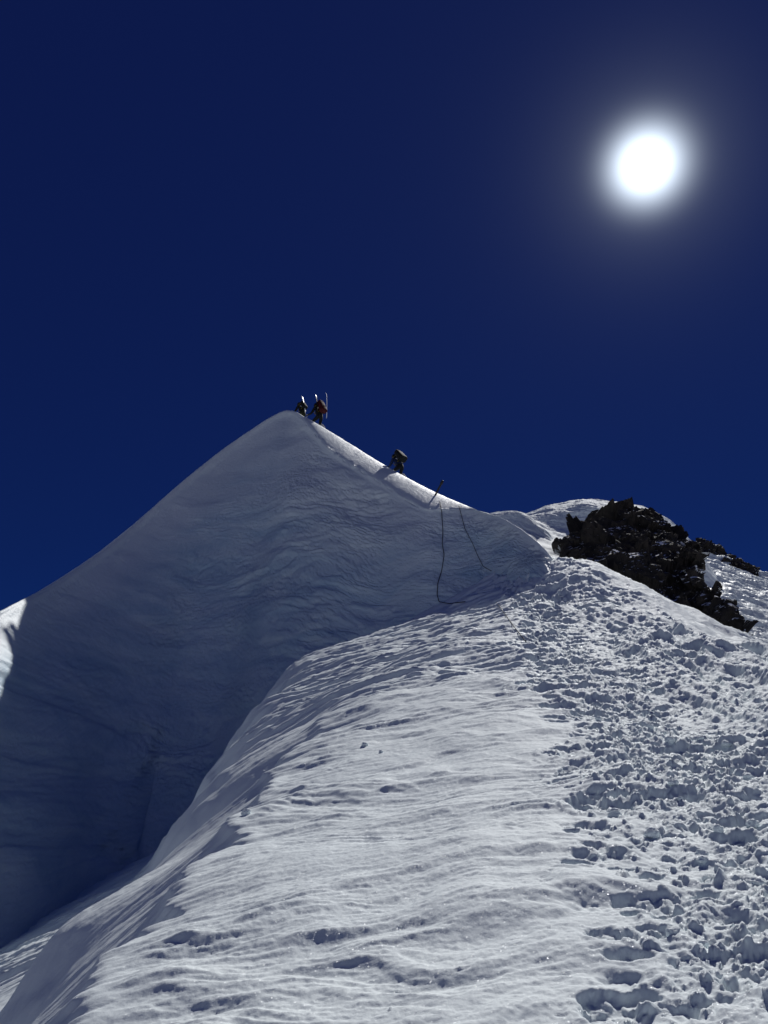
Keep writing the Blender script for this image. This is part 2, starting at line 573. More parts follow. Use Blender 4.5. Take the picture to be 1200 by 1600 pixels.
    wx, wy = X + 0.10 * perlin(X * 2.5, Y * 2.5, 5), Y + 0.10 * perlin(X * 2.5, Y * 2.5, 6)
    Z += core_tr * 0.06 * (0.3 - np.abs(perlin(wx * 2.0, wy * 2.0, 72))) * sstep(-0.5, 0.3, fbm(X * .6, Y * .6, 75, 2))
    Z += core_tr * 0.034 * fbm(wx * 5, wy * 6, 73, 6, 0.66)
    Z += core_tr * 0.012 * (0.3 - np.abs(fbm(wx * 11, wy * 13, 77, 3, 0.6)))
    # glide furrows on the right shoulder, running down to the right
    fa, fb = np.array(hit(925, 1035)), np.array(hit(1195, 1185))
    fd = (fb - fa) / np.linalg.norm(fb - fa)
    along, acr = X * fd[0] + Y * fd[1], X * fd[1] - Y * fd[0]
    fe = (ridged(acr * 0.75 + 0.25 * fbm(along * 0.4, acr * 0.6, 78, 2), along * 0.13, 76, 4, 0.55) - 0.6)
    Z += fr * (0.24 * fe + 0.03 * fbm(acr * 4, along * 1.2, 79, 3)) * (1 - 0.7 * sstep(17, 23, Y))
    rp = sstep(14, 18, Y) * sstep(0.5, 2.0, te)
    Z += rp * 0.05 * ridged(X * 0.9 + Y * 0.5, Y * 1.9, 80, 4, 0.55) * sstep(-0.2, 0.4, fbm(X * 0.4, Y * 0.3, 86, 2) + 0.15)

    # pits: boot holes in the trail, and the single prints beside it
    PD, RM, LH = np.zeros_like(Z), np.zeros_like(Z), np.zeros_like(Z)

    def pit(cx, cy, a, b, th, depth, rim=0.25):
        r = max(a, b) * 1.9
        i0, i1 = np.searchsorted(ys, [cy - r, cy + r])
        if i1 - i0 < 1:
            return
        xm_ = X[(i0 + i1) // 2]
        j0, j1 = np.searchsorted(xm_, [cx - r, cx + r])
        if j1 - j0 < 1:
            return
        xs, yy = X[i0:i1, j0:j1] - cx, Y[i0:i1, j0:j1] - cy
        c, s = math.cos(th), math.sin(th)
        u, vv = (xs * c + yy * s) / a, (-xs * s + yy * c) / b
        wob = 1 + 0.34 * perlin(xs * 6 + cx * 3, yy * 6 + cy * 5, 81) + 0.20 * perlin(xs * 17 + cx, yy * 17 + cy, 82) + 0.10 * perlin(xs * 41 + cx, yy * 41 + cy, 87)
        q_ = np.sqrt(u * u + vv * vv) / wob
        sl_ = (slice(i0, i1), slice(j0, j1))
        PD[sl_] = np.maximum(PD[sl_], depth * (1 - sstep(0.62, 1.05, q_)))
        RM[sl_] = np.maximum(RM[sl_], depth * rim * np.exp(-((q_ - 1.25) / 0.22) ** 2) * (0.6 + 0.6 * perlin(xs * 9 + cy, yy * 9, 83)))

    def lump(cx, cy, r, h):
        i0, i1 = np.searchsorted(ys, [cy - r * 1.1, cy + r * 1.1])
        if i1 - i0 < 2:
            return
        xm_ = X[(i0 + i1) // 2]
        j0, j1 = np.searchsorted(xm_, [cx - r * 1.1, cx + r * 1.1])
        if j1 - j0 < 2:
            return
        xs, yy = (X[i0:i1, j0:j1] - cx) / r, (Y[i0:i1, j0:j1] - cy) / r
        q_ = xs * xs + yy * yy + 0.55 * fbm(xs * 1.6 + cx * 9, yy * 1.6 + cy * 9, 84, 2)
        sl_ = (slice(i0, i1), slice(j0, j1))
        LH[sl_] = np.maximum(LH[sl_], h * np.clip(1 - q_, 0, 1) ** 0.7)

    for k in range(800):
        y = 2.5 + 27.5 * rng.random() ** 0.8
        off = abs(rng.normal(0, 1.25)) if rng.random() < 0.75 else rng.uniform(0, 5.5)
        x = spl(_tl_y, _tl_x, y) - 0.25 + off * (0.75 if y > 8 else 1.0)
        if x > spl(_ry, _rx, y) + 1:
            continue
        a = rng.uniform(0.06, 0.13) + 0.05 * rng.random() * min(1, y / 9)
        big = rng.random() < 0.10 and y > 5
        a *= (1 + 0.02 * y) * (1.9 if big else 1.0)
        pit(float(x), y, a, a * rng.uniform(0.45, 0.75), rng.uniform(-0.7, 0.7), rng.uniform(0.02, 0.045) * (1 + 0.10 * max(y - 4, 0)) * (1.5 if big else 1.0))
    for k in range(1900):
        y = 2.5 + 27.5 * rng.random() ** 0.8
        x = spl(_tl_y, _tl_x, y) - 0.1 + abs(rng.normal(0, 1.5))
        r = rng.uniform(0.010, 0.04) * (1 + y * 0.04)
        lump(float(x), y, r, r * rng.uniform(0.3, 0.8))
    for k in range(2600):
        y = 2.5 + 11 * rng.random()
        c_ = math.floor(rng.random() * 26)
        x = spl(_tl_y, _tl_x, y) + 0.1 + abs(rng.normal(0, 1.0)) + 0.15 * math.sin(c_ * 2.4)
        r = 0.006 + 0.022 * rng.random() ** 3
        lump(float(x), y, r * (1 + 0.04 * y), r * rng.uniform(0.6, 1.2))
    for px, py, a, b, th in [(930, 1312, .13, .06, -0.5), (960, 1345, .06, .035, 0.0), (985, 1346, .08, .04, 0), (978, 1396, .09, .05, -.15),
                             (982, 1414, .06, .035, 0), (1028, 1398, .07, .05, -.4), (1040, 1415, .10, .05, 0), (990, 1490, .16, .05, -0.15),
                             (930, 1556, .08, .045, 0.1), (968, 1553, .08, .05, .1), (1005, 1550, .09, .06, .3), (1060, 1575, .15, .09, .2),
                             (1020, 1580, .10, .05, -.5), (1020, 1360, .08, .04, 0), (1120, 1480, .13, .13, -.7), (1080, 1500, .12, .09, .2),
                             (1140, 1265, .14, .10, .3), (1100, 1215, .15, .10, .2), (1165, 1330, .15, .12, 0), (890, 1288, .07, .03, 0),
                             (890, 1220, .05, .025, 0), (840, 1205, .05, .02, .2), (930, 1255, .06, .03, 0), (870, 1160, .05, .03, 0),
                             (1185, 1440, .12, .1, .4), (1160, 1530, .14, .1, -.3)]:
        x, y = hit(px, py + 8)
        pit(float(x), float(y), a * 0.72 * (1 + y * .04), b * 0.85 * (1.1 + y * .06), th, 0.036, 0.12)
    for k in range(90):                              # specks and nicks on the smooth snow
        y = math.exp(rng.uniform(math.log(3), math.log(14)))
        x = rng.uniform(-0.12, 0.28) * y
        if x < spl(_cy, _cx, y) + 0.1:
            continue
        if rng.random() < 0.25:
            lump(x, y, rng.uniform(0.006, 0.014), rng.uniform(0.004, 0.010))
        else:
            pit(x, y, rng.uniform(0.015, 0.04), rng.uniform(0.007, 0.014), rng.uniform(-.4, .4), rng.uniform(0.004, 0.010), 0.1)
    Z += -PD + RM * (1 - PD / 0.2).clip(0, 1) + LH
    # the far edge dives under the ice wall
    Z -= 0.9 * np.clip(Y - 31, 0, None) ** 2
    P = np.stack([X, Y, Z], -1)
    k = (trail > 0.02) & (Y > 2.4) & (Y < 18) & (np.abs(X) < 0.62 * Y)
    k |= PD > 0.004
    q3 = P[k]
    am = (np.maximum(trail, np.clip(PD * 30, 0, 1))[k])[:, None]
    jit = np.stack([0.026 * perlin3(q3 * 9 + o_, 90 + i) + 0.016 * perlin3(q3 * 23 + o_, 94 + i) + 0.006 * perlin3(q3 * 55 + o_, 97 + i)
                    for i, o_ in enumerate((0.0, 31.0, 67.0))], -1)
    P[k] = q3 + jit * am
    return grid_mesh("snow_ridge", P, M_SNOW, 'structure')


ridge_o = near_ridge()

# ------------------------------------------------------------------ ice wall and summit cone
_mpx = [-420, -250, -100, 0, 100, 200, 300, 380, 450, 480, 520, 600, 680, 740, 800, 858, 882, 910]
_mpy = [1330, 1135, 1014, 955, 902, 828, 740, 680, 642, 656, 679, 728, 771, 795, 818, 866, 896, 960]
_mdp = [16, 18.6, 21.8, 25.2, 31.2, 36.5, 40.5, 43, 44, 43, 41.5, 38.5, 35, 32, 29, 26.5, 26.6, 26.8]
_edp = [0.3, 0.3, 0.3, 0.3, 0.3, 0.3, 0.3, 0.3, 0.5, 0.5, 2.4, 1.7, 1.3, 0.15, 0.12, 0.1, 0.1, 0.1]   # how far the sunlit top comes forward
_epy = [6, 6, 5, 5, 5, 5, 5, 4, 3, 3, 22, 14, 12, 2, 2, 2, 2, 2]
rows = []
sky_pts = [at(a, b, c) for a, b, c in zip(_mpx, _mpy, _mdp)]
fall_dir = []
_strip = [0, 0, 0, 0, 0, 0, 0, 0, 0.2, 1.5, 2.6, 2.3, 1.9, 0, 0, 0, 0, 0]
_slide = [0, 0, 0, 0, 0, 0, 0, 0, 0.2, 2.2, 3.6, 3.3, 3.0, 0, 0, 0, 0, 0]
edge_pts = []
for i, p in enumerate(sky_pts):
    if _strip[i] == 0:
        edge_pts.append(at(_mpx[i], _mpy[i] + _epy[i], _mdp[i] - _edp[i]))
        continue
    r_ = sky_pts[min(i + 1, len(sky_pts) - 1)] - sky_pts[i - (1 if i > 8 else 0)]
    r_ = r_ / np.linalg.norm(r_)
    h_ = np.array([-r_[1], r_[0], 0.0])
    h_ /= np.linalg.norm(h_)
    u_ = np.array([0, 0, 1.0]) - r_[2] * r_
    u_ /= np.linalg.norm(u_)
    n_ = math.cos(R(12)) * u_ - math.sin(R(12)) * h_ * np.sign(h_[1])
    e_ = np.cross(r_, n_)
    e_ = e_ * (-1 if e_[1] > 0 else 1)
    edge_pts.append(p + e_ * _strip[i] + r_ * _slide[i])
_lf = [1, 1, 1, 1, 1, 0.85, 0.6, 0.3] + [0] * 20           # how far the crest has turned into the left spur
_off = lambda a, b: [p + np.array(a) * (1 - f) + np.array(b) * f for p, f in zip(sky_pts, _lf)]
behind1 = _off((0.3, 2.2, -0.55), (-2.0, 0.9, -0.8))
behind2 = _off((3.0, 9.0, -7.0), (-7.0, 3.0, -6.0))
behind3 = _off((14.0, 26.0, -34.0), (-30.0, 10.0, -34.0))
rows = [behind3, behind2, behind1, sky_pts, edge_pts]
_steep = [37, 37, 37, 38, 47, 51, 53, 54, 55, 55, 56, 57, 57, 56, 52, 46, 42, 40]      # degrees
_fdx = [0.6, 0.6, 0.55, 0.5, 0.45, 0.36, 0.2, 0.02, -0.05, -0.04, 0, 0, -0.02, -0.05, -0.1, -0.15, -0.2, -0.2]
for k, (h, st_add) in enumerate([(0.5, 14), (1.6, 3), (3.6, -2), (6.5, -1), (10.5, 4), (16, 7), (26, 8)]):
    r_ = []
    for i, p in enumerate(edge_pts):
        tot = [6.5, 6.5, 7, 8, 9, 10, 11, 12, 13, 12.5, 12, 10.5, 8, 6.2, 4, 1.6, 1.2, 1.2][i] / 11.0
        hh = h * max(tot, 0.45)
        base_prev = rows[-1][i]
        dz = base_prev[2] - (edge_pts[i][2] - hh)
        hor = dz / math.tan(R(min(_steep[i] + (st_add if i > 3 else (0, 0, 8, 28, 28, 26, 24)[k]), 80)))
        dirx = _fdx[i]
        ln = math.hypot(dirx, 1)
        r_.append(base_prev + np.array([dirx / ln * hor, -hor / ln, -dz]))
    rows.append(r_)
nrow_ctrl = len(rows)
ru = np.concatenate([np.linspace(0, 2, 12, endpoint=False), np.linspace(2, 4, 90, endpoint=False), np.interp(np.linspace(0, 1, 760), np.array([0, .5, 1.6, 3.6, 6.5, 10.5, 16, 26]) / 26.0, np.arange(4, 12))])
MP = loft(rows, len(ru), 950, ru)


def dress_wall(P, ru):
    n = normals(P)
    n[n[..., 2] < 0] *= -1
    x, y, z = P[..., 0], P[..., 1], P[..., 2]
    rr = np.repeat(ru[:, None], P.shape[1], 1)
    face = sstep(4.0, 5.2, rr)
    top = 1 - face
    lay = z + 0.12 * x + 0.9 * fbm(x * 0.16, z * 0.25, 101, 3)
    d = 0.26 * fbm(x * 0.20, lay * 0.30, 102, 3)
    calm = sstep(-0.35, 0.35, fbm(x * 0.13, z * 0.16, 117, 2))
    d += 0.042 * calm * fbm(x * 0.5 + 0.4 * fbm(x * .3, z * .3, 112, 2), lay * 0.8, 103, 5, 0.55)
    plates = fbm(x * 0.45, lay * 1.3, 104, 4)
    d += 0.045 * np.tanh(5 * plates) * sstep(0.05, 0.6, fbm(x * 0.12, z * 0.2, 105, 3) + 0.2)
    d += 0.014 * ridged(x * 1.6, lay * 2.6, 106, 3, 0.55)
    d += 0.030 * fbm(x * 3.2, lay * 6, 107, 5, 0.68) * (0.5 + 0.8 * sstep(-0.2, 0.4, fbm(x * 0.3, z * 0.4, 119, 2)))
    amp = (0.22 + 0.78 * sstep(-12, -3, x - 0.5 * (z - 14))) * sstep(4.0, 5.5, rr)  # smoother towards the left
    P = P + n * (d * face * amp )[..., None]
    rag = 0.10 * fbm(x * 1.2, y * 1.2, 108, 4, 0.6) + 0.04 * fbm(x * 7, y * 7, 109, 2)
    P = P + n * (rag * np.exp(-((rr - 4.02) / 0.10) ** 2) * sstep(-6, -4, x) * (1 - sstep(2.5, 4.0, x)) + 0.012 * fbm(x * 1.5, y * 1.5, 110, 3) * top)[..., None]
    ice_shade = face * (0.06 + 0.94 * sstep(6.2, 8.4, rr + 1.1 * fbm(x * 0.12, z * 0.15, 118, 4)))  # ice tint grows down the face: shade of the foot put into the colour
    return P, ice_shade


MP, ICE_SHADE = dress_wall(MP, ru)
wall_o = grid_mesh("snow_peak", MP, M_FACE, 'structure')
wall_o.data.attributes.new('ice_shade', 'FLOAT', 'POINT').data.foreach_set('value', ICE_SHADE.astype(np.float32).ravel())

# ------------------------------------------------------------------ mountain under everything, valley floor
def mountain(mat):
    xs = np.concatenate([-np.geomspace(6000, 140, 40), np.linspace(-135, 135, 220), np.geomspace(140, 6000, 40)])
    yv = np.concatenate([-np.geomspace(6000, 140, 40), np.linspace(-135, 170, 240), np.geomspace(175, 6000, 40)])
    X, Y = np.meshgrid(xs, yv)
    crest = spl([-400, -60, -8, 0, 15, 30, 46, 60, 90, 140, 400], [-130, -24, -5.5, -4.5, -1.5, 4, 9, 9, 14, 6, -90], Y)
    cx = spl([-400, -60, 0, 15, 30, 46, 60, 90, 140, 400], [-20, 2, 3, 3.5, 4, 3, 8, 18, 30, 60], Y)
    dl, dr = np.maximum(cx - X - 2.5, 0), np.maximum(X - cx - 4, 0)
    z = crest - 0.82 * dl - 0.62 * dr + 1.2 * fbm(X * 0.06, Y * 0.06, 201, 4) * sstep(8, 30, dl + dr)
    fl = -190 + 30 * fbm(X * 0.0016, Y * 0.0016, 202, 4) + 4 * fbm(X * 0.02, Y * 0.02, 203, 3)
    return grid_mesh("glacier_ground", np.stack([X, Y, smax(z, fl, 30)], -1), mat, 'structure')


mountain(M_GROUND)


# ------------------------------------------------------------------ hills behind
def loft_px(rows_, nr, nc, amp, sx, sz, seed, rag=0.02):
    """rows_: list of (pxs, pys, depths)"""
    C = [[at(a, b, c) for a, b, c in zip(*r)] for r in rows_]
    P = loft(C, nr, nc)
    n = normals(P)
    n[n[..., 2] < 0] *= -1
    x, y, z = P[..., 0], P[..., 1], P[..., 2]
    d = amp * fbm(x * sx + z * 0.2, z * sz + y * sx * 0.5, seed, 5, 0.55) + rag * fbm(x * 3, y * 3 + z * 3, seed + 9, 3)
    return P + n * d[..., None]


px = [735, 770, 800, 830, 860, 890, 915, 945, 1000, 1060, 1120]
sk = [818, 812, 808, 801, 790, 784, 781, 784, 792, 826, 900]
br = [823, 818, 814, 809, 806, 800, 791, 798, 806, 840, 915]
cb = [832, 828, 822, 813, 823, 827, 824, 834, 846, 870, 935]
sb = [868, 868, 866, 860, 866, 872, 878, 890, 900, 920, 965]
ft = [940, 940, 940, 940, 940, 950, 960, 970, 980, 990, 1020]
P = loft_px([([p + 10 for p in px], [v + 90 for v in sk], [125] * 11), (px, [v + 8 for v in sk], [96] * 11), (px, sk, [88] * 11), (px, br, [79] * 11),
             (px, [0.5 * (a + b) for a, b in zip(br, cb)], [78.3] * 11), (px, cb, [77.6] * 11),
             (px, sb, [61] * 11), (px, ft, [40] * 11)], 330, 420, 0.22, 0.25, 0.6, 301, 0.03)
grid_mesh("snow_dome", P, M_FAR, 'structure')
px = [690, 730, 765, 785, 803, 818, 830, 845, 870]
sk = [860, 824, 803, 800, 799, 802, 808, 822, 850]
P = loft_px([(px, [v + 40 for v in sk], [84] * 9), (px, [v + 6 for v in sk], [75] * 9), (px, sk, [71] * 9), (px, [v + 2.5 for v in sk], [69] * 9),
             (px, [v + 24 for v in sk], [67.5] * 9), (px, [v + 52 for v in sk], [62] * 9), (px, [v + 120 for v in sk], [45] * 9)], 200, 260, 0.14, 0.4, 0.8, 331, 0.02)
grid_mesh("snow_knoll", P, M_FAR, 'structure')
px = [1000, 1035, 1065, 1100, 1140, 1180, 1230, 1320, 1450]
sk = [830, 834, 848, 862, 876, 893, 915, 955, 1010]
P = loft_px([(px, [v + 60 for v in sk], [150] * 9), (px, sk, [112] * 9), (px, [v + 18 for v in sk], [97] * 9), (px, [v + 42 for v in sk], [84] * 9),
             (px, [v + 75 for v in sk], [70] * 9), (px, [v + 105 for v in sk], [60] * 9), (px, [v + 145 for v in sk], [47] * 9), (px, [v + 260 for v in sk], [34] * 9)],
            420, 420, 0.42, 0.16, 0.55, 351, 0.04)
x, y, z = P[..., 0], P[..., 1], P[..., 2]
P[..., 2] += 0.16 * ridged(x * 0.22 + y * 0.10, y * 0.30 - x * 0.06, 361, 4, 0.55) + 0.05 * ridged(x * 0.9, y * 1.1, 365, 3)
grid_mesh("snow_shoulder", P, M_SHINE, 'structure')


# ------------------------------------------------------------------ rocks
def rock_patch(name, rows_, nr, nc, amp, f, seed, label):
    C = np.array(rows_, float)
    P = loft(C, nr, nc)
    n = normals(P)
    flip = np.sign((n * -P).sum(-1, keepdims=True))
    n = n * np.where(flip == 0, 1, flip)
    def facets(Q, sd_):
        c0 = np.floor(Q)
        best = np.full(Q.shape[:-1], 1e9)
        val = np.zeros(Q.shape[:-1])
        for dx in (-1, 0, 1):
            for dy in (-1, 0, 1):
                for dz in (-1, 0, 1):
                    c = c0 + np.array([dx, dy, dz])
                    h1 = _h(c[..., 0], c[..., 1], c[..., 2].astype(np.int64), sd_)
                    h2 = _h(c[..., 0], c[..., 1], c[..., 2].astype(np.int64), sd_ + 57)
                    ctr = c + np.stack([(h1 & 1023), (h1 >> 10) & 1023, (h1 >> 20) & 1023], -1) / 1023.0
                    v = Q - ctr
                    dd = (v * v).sum(-1)
                    pl = (h2 & 1023) / 1023.0 - 0.5 + (v * (np.stack([(h2 >> 3) & 1023, (h2 >> 12) & 1023, (h2 >> 21) & 1023], -1) / 511.5 - 1)).sum(-1) * 1.1
                    k = dd < best
                    best = np.where(k, dd, best)
                    val = np.where(k, pl, val)
        return val
    st = np.array([[0.9, 0.1, 0.45], [-0.2, 1.0, 0.1], [-0.55, 0.1, 1.25]])      # leaning strata
    Q = P @ st.T
    Q = Q + 0.12 * np.stack([perlin3(P * 0.9, seed), perlin3(P * 0.9 + 7, seed), perlin3(P * 0.9 + 19, seed)], -1)
    d = amp * 2.3 * facets(Q * f * 0.42, seed) + amp * 1.0 * facets(Q * f * 1.15 + 5.5, seed + 3) + amp * 0.22 * facets(Q * f * 4.0 + 1.5, seed + 5)
    d = d + amp * 0.05 * perlin3(P * 4.0, seed + 8)
    P = P + n * d[..., None] + np.array([0, 0, 1.0]) * (0.45 * amp * facets(Q * f * 1.3 + 9.1, seed + 31))[..., None]
    o = grid_mesh(name, P, M_ROCK, None, label, 'rock')
    o.data.polygons.foreach_set('use_smooth', np.zeros(len(o.data.polygons), dtype=bool))
    return o


tl = [(868, 850), (890, 872), (930, 902), (980, 932), (1030, 964), (1060, 982), (1085, 996), (1110, 1007), (1138, 1012), (1160, 1014)]
tr = [(902, 840), (948, 804), (1000, 799), (1052, 826), (1082, 852), (1076, 868), (1078, 892), (1098, 920), (1134, 951), (1166, 981)]
dl = [58, 56, 53, 50, 48, 47, 46, 45, 44, 43]
dr = [64, 64, 63, 61, 59, 55, 52, 50, 47.5, 45]
A = [at(p[0], p[1], d) for p, d in zip(tl, dl)]
B = [at(p[0], p[1], d) for p, d in zip(tr, dr)]
lerp = lambda f, pull: [a * (1 - f) + b * f + np.array([0, -pull, 0.1 * pull]) for a, b in zip(A, B)]
rows_ = [[a + np.array([-1.5, -2, -9]) for a in A], [a + np.array([-0.3, -0.5, -2]) for a in A], A, lerp(0.3, 0.8), lerp(0.62, 1.0), lerp(0.88, 0.5), B,
         [b + np.array([0.8, 2.5, -0.4]) for b in B], [b + np.array([3, 7, -8]) for b in B]]
rock_patch("rock_outcrop", rows_, 330, 330, 0.46, 0.6, 401, "large jagged dark rock outcrop rising behind the tracked snow shoulder")
tt = [(1078, 850), (1092, 847), (1110, 853), (1130, 863), (1150, 875), (1166, 885), (1180, 894)]
bb = [(1082, 856), (1095, 866), (1113, 872), (1132, 880), (1150, 887), (1165, 892), (1182, 897)]
A = [at(p[0], p[1], 103) for p in bb]
B = [at(p[0], p[1] + 3, 109) for p in tt]
rows_ = [[a + np.array([0, -1, -4]) for a in A], A, lerp(0.5, 0.8), B, [b + np.array([0.5, 3, -1]) for b in B], [b + np.array([1, 7, -8]) for b in B]]
rock_patch("rock_ridge", rows_, 120, 170, 0.5, 0.6, 441, "low distant band of dark rock along the skyline at the right")


# ------------------------------------------------------------------ small things
def bvh_of(*objs):
    V, F = [], []
    for o in objs:
        me = o.data
        v = np.empty(len(me.vertices) * 3, np.float32)
        me.vertices.foreach_get('co', v)
        off = sum(len(a) for a in V)
        V.append(v.reshape(-1, 3))
        f = np.empty(len(me.loops), np.int32)
        me.loops.foreach_get('vertex_index', f)
        F.append(f.reshape(-1, 4) + off)
    return np.concatenate(V), np.concatenate(F)


def local_bvh(o, cond):
    V, F = bvh_of(o)
    k = cond(V)
    F = F[k[F].all(1)]
    used = np.unique(F)
    remap = np.zeros(len(V), np.int64)
    remap[used] = np.arange(len(used))
    return BVHTree.FromPolygons([tuple(p) for p in V[used].tolist()], remap[F].tolist())


T_wall = local_bvh(wall_o, lambda V: (V[:, 0] > -12) & (V[:, 1] > 22) & (V[:, 1] < 56) & (V[:, 2] > 3))
T_ridge = local_bvh(ridge_o, lambda V: (V[:, 0] > -0.5 * np.maximum(V[:, 1], 3)) & (V[:, 0] < 0.5 * V[:, 1]) & (V[:, 1] > 2.8))


def look(px_, py_, trees):
    d = Vector(ray(px_, py_)).normalized()
    best = None
    for T in trees:
        h = T.ray_cast(Vector((0, 0, 0)), d)
        if h[0] is not None and (best is None or h[3] < best[1]):
            best = (h[0], h[3])
    return best[0] if best else None


def drop(x_, y_, T):
    h = T.ray_cast(Vector((x_, y_, 60)), Vector((0, 0, -1)))
    return h[0].z if h[0] is not None else None


def tube(bm, pts, rad, seg=8, cap=True):
    pts = [Vector(p) for p in pts]
    rads = rad if isinstance(rad, (list, tuple)) else [rad] * len(pts)
    prev = None
    ref = Vector((0.31, 0.17, 0.93)).normalized()
    for i, p in enumerate(pts):
        t = (pts[min(i + 1, len(pts) - 1)] - pts[max(i - 1, 0)]).normalized()
        a = t.cross(ref)
        a = a.normalized() if a.length > 1e-4 else t.orthogonal().normalized()
        b = t.cross(a)
        ring = [bm.verts.new(p + (a * math.cos(2 * math.pi * k / seg) + b * math.sin(2 * math.pi * k / seg)) * rads[i]) for k in range(seg)]
        if prev:
            for k in range(seg):
                bm.faces.new((prev[k], prev[(k + 1) % seg], ring[(k + 1) % seg], ring[k]))
        elif cap:
            bm.faces.new(ring[::-1])
        prev = ring
    if cap:
        bm.faces.new(prev)


def mesh_obj(name, bm, mat, parent=None, smooth=True):
    bmesh.ops.recalc_face_normals(bm, faces=bm.faces)
    me = bpy.data.meshes.new(name)
    bm.to_mesh(me)
    bm.free()
    for p in me.polygons:
        p.use_smooth = smooth
    me.materials.append(mat)
    o = bpy.data.objects.new(name, me)
    col.objects.link(o)
    if parent:
        o.parent = parent
    return o


def tag(o, label, cat, group=None):
    o['label'] = label
    o['category'] = cat
    if group:
        o['group'] = group
    return o


def cloth(name, c, rough=0.8):
    m, t, b, out = new_mat(name)
    tcn = N(t, 'ShaderNodeTexCoord')
    n = N(t, 'ShaderNodeTexNoise', Scale=14.0, Detail=4.0)
    L(t, tcn.outputs['Object'], n.inputs['Vector'])
    cr = N(t, 'ShaderNodeValToRGB')
    cr.color_ramp.elements[0].color = tuple(v * 0.75 for v in c) + (1,)
    cr.color_ramp.elements[1].color = tuple(min(v * 1.25, 1) for v in c) + (1,)
    L(t, n.outputs['Fac'], cr.inputs['Fac'])
    L(t, cr.outputs['Color'], b.inputs['Base Color'])
    b.inputs['Roughness'].default_value = rough
    b.inputs['Specular IOR Level'].default_value = 0.15
    bp = N(t, 'ShaderNodeBump', Strength=0.3, Distance=0.02)
    L(t, n.outputs['Fac'], bp.inputs['Height'])
    L(t, bp.outputs[0], b.inputs['Normal'])
    return m


M_DARK = cloth("dark_shell_fabric", (0.010, 0.012, 0.014))
M_OLIVE = cloth("olive_shell_fabric", (0.022, 0.025, 0.012))
M_RED = cloth("red_pack_fabric", (0.05, 0.007, 0.009))
M_NAVY = cloth("navy_shell_fabric", (0.015, 0.025, 0.07))
M_PALE = cloth("pale_gaiter_fabric", (0.5, 0.5, 0.5))
M_BLACK = cloth("black_helmet_shell", (0.015, 0.015, 0.017), 0.4)
M_YELLOW = cloth("yellow_strap_webbing", (0.15, 0.12, 0.02))
M_SKIN = cloth("weathered_skin", (0.42, 0.25, 0.17), 0.55)
M_SKI = cloth("pale_ski_base", (0.55, 0.58, 0.66), 0.4)
M_METAL = cloth("grey_pole_metal", (0.30, 0.31, 0.33), 0.35)
M_ROPE = cloth("dark_rope_sheath", (0.02, 0.022, 0.035))
M_STAKE = cloth("dark_stake_metal", (0.03, 0.03, 0.035), 0.5)


def surface_rope(name, pts, rad, trees, label, sag=0.0):
    P_ = []
    for i in range(len(pts) - 1):
        for t in np.linspace(0, 1, 10, endpoint=(i == len(pts) - 2)):
            q = look(pts[i][0] * (1 - t) + pts[i + 1][0] * t, pts[i][1] * (1 - t) + pts[i + 1][1] * t, trees)
            if q is not None:
                P_.append(q + (-q).normalized() * 0.03 + Vector((0, 0, 0.02)))
    # ease out the roughness of the snow underneath
    Q = [P_[0]] + [(P_[i - 1] + P_[i] * 2 + P_[i + 1]) / 4 for i in range(1, len(P_) - 1)] + [P_[-1]]
    bm = bmesh.new()
    tube(bm, Q, rad, 6)
    o = mesh_obj(name, bm, M_ROPE)
    return tag(o, label, 'rope')


surface_rope("fixed_rope", [(687, 784), (690, 800), (692, 830), (691, 850), (694, 868), (690, 893), (684, 912), (683, 930), (686, 941), (702, 944), (727, 941)], 0.015, [T_wall, T_ridge],
             "long dark rope hanging straight down the shaded ice wall to its foot")
surface_rope("fixed_rope", [(717, 791), (721, 806), (726, 826), (739, 851), (746, 868), (755, 886), (768, 893)], 0.012, [T_wall, T_ridge],
             "short dark rope slanting down the ice wall towards the tracks")
surface_rope("thin_cord", [(776, 942), (790, 962), (806, 984), (822, 1004)], 0.010, [T_ridge],
             "thin dark cord lying on the snow beside the upper tracks")

# stake on the crest
base = look(680, 777, [T_wall]) or Vector(at(680, 774, 35))
bm = bmesh.new()
b0 = Vector(at(681, 772, base.y + 0.3))
tip = Vector(at(692, 751, base.y + 0.3))
ax = (tip - b0)
tube(bm, [b0 - ax * 0.5, b0 + ax * 0.72, b0 + ax * 0.74, b0 + ax * 0.98, tip], [0.045, 0.045, 0.065, 0.065, 0.04], 8)
stake = mesh_obj("snow_stake", bm, M_STAKE)
tag(stake, "dark stake with thick grip planted aslant in the bright crest", 'stake')


def skin_body(name, joints, edges, mats):
    me = bpy.data.meshes.new(name)
    me.from_pydata([j[0] for j in joints], edges, [])
    o = bpy.data.objects.new(name, me)
    col.objects.link(o)
    sk_ = o.modifiers.new("skin", 'SKIN')
    sk_.use_smooth_shade = True
    lay = me.skin_vertices[0] if me.skin_vertices else None
    if lay is None:
        bpy.context.view_layer.objects.active = o
        bpy.ops.mesh.customdata_skin_add()
        lay = me.skin_vertices[0]
    for i, j in enumerate(joints):
        lay.data[i].radius = (j[1], j[1])
        lay.data[i].use_root = (i == 0)
    o.modifiers.new("sub", 'SUBSURF').levels = 2
    o.modifiers["sub"].render_levels = 2
    dg = bpy.context.evaluated_depsgraph_get()
    dg.update()
    me2 = bpy.data.meshes.new_from_object(o.evaluated_get(dg))
    o.modifiers.clear()
    o.data = me2
    bpy.data.meshes.remove(me)
    me2.materials.clear()
    for m in mats:
        me2.materials.append(m)
    for p in me2.polygons:
        p.use_smooth = True
    return o


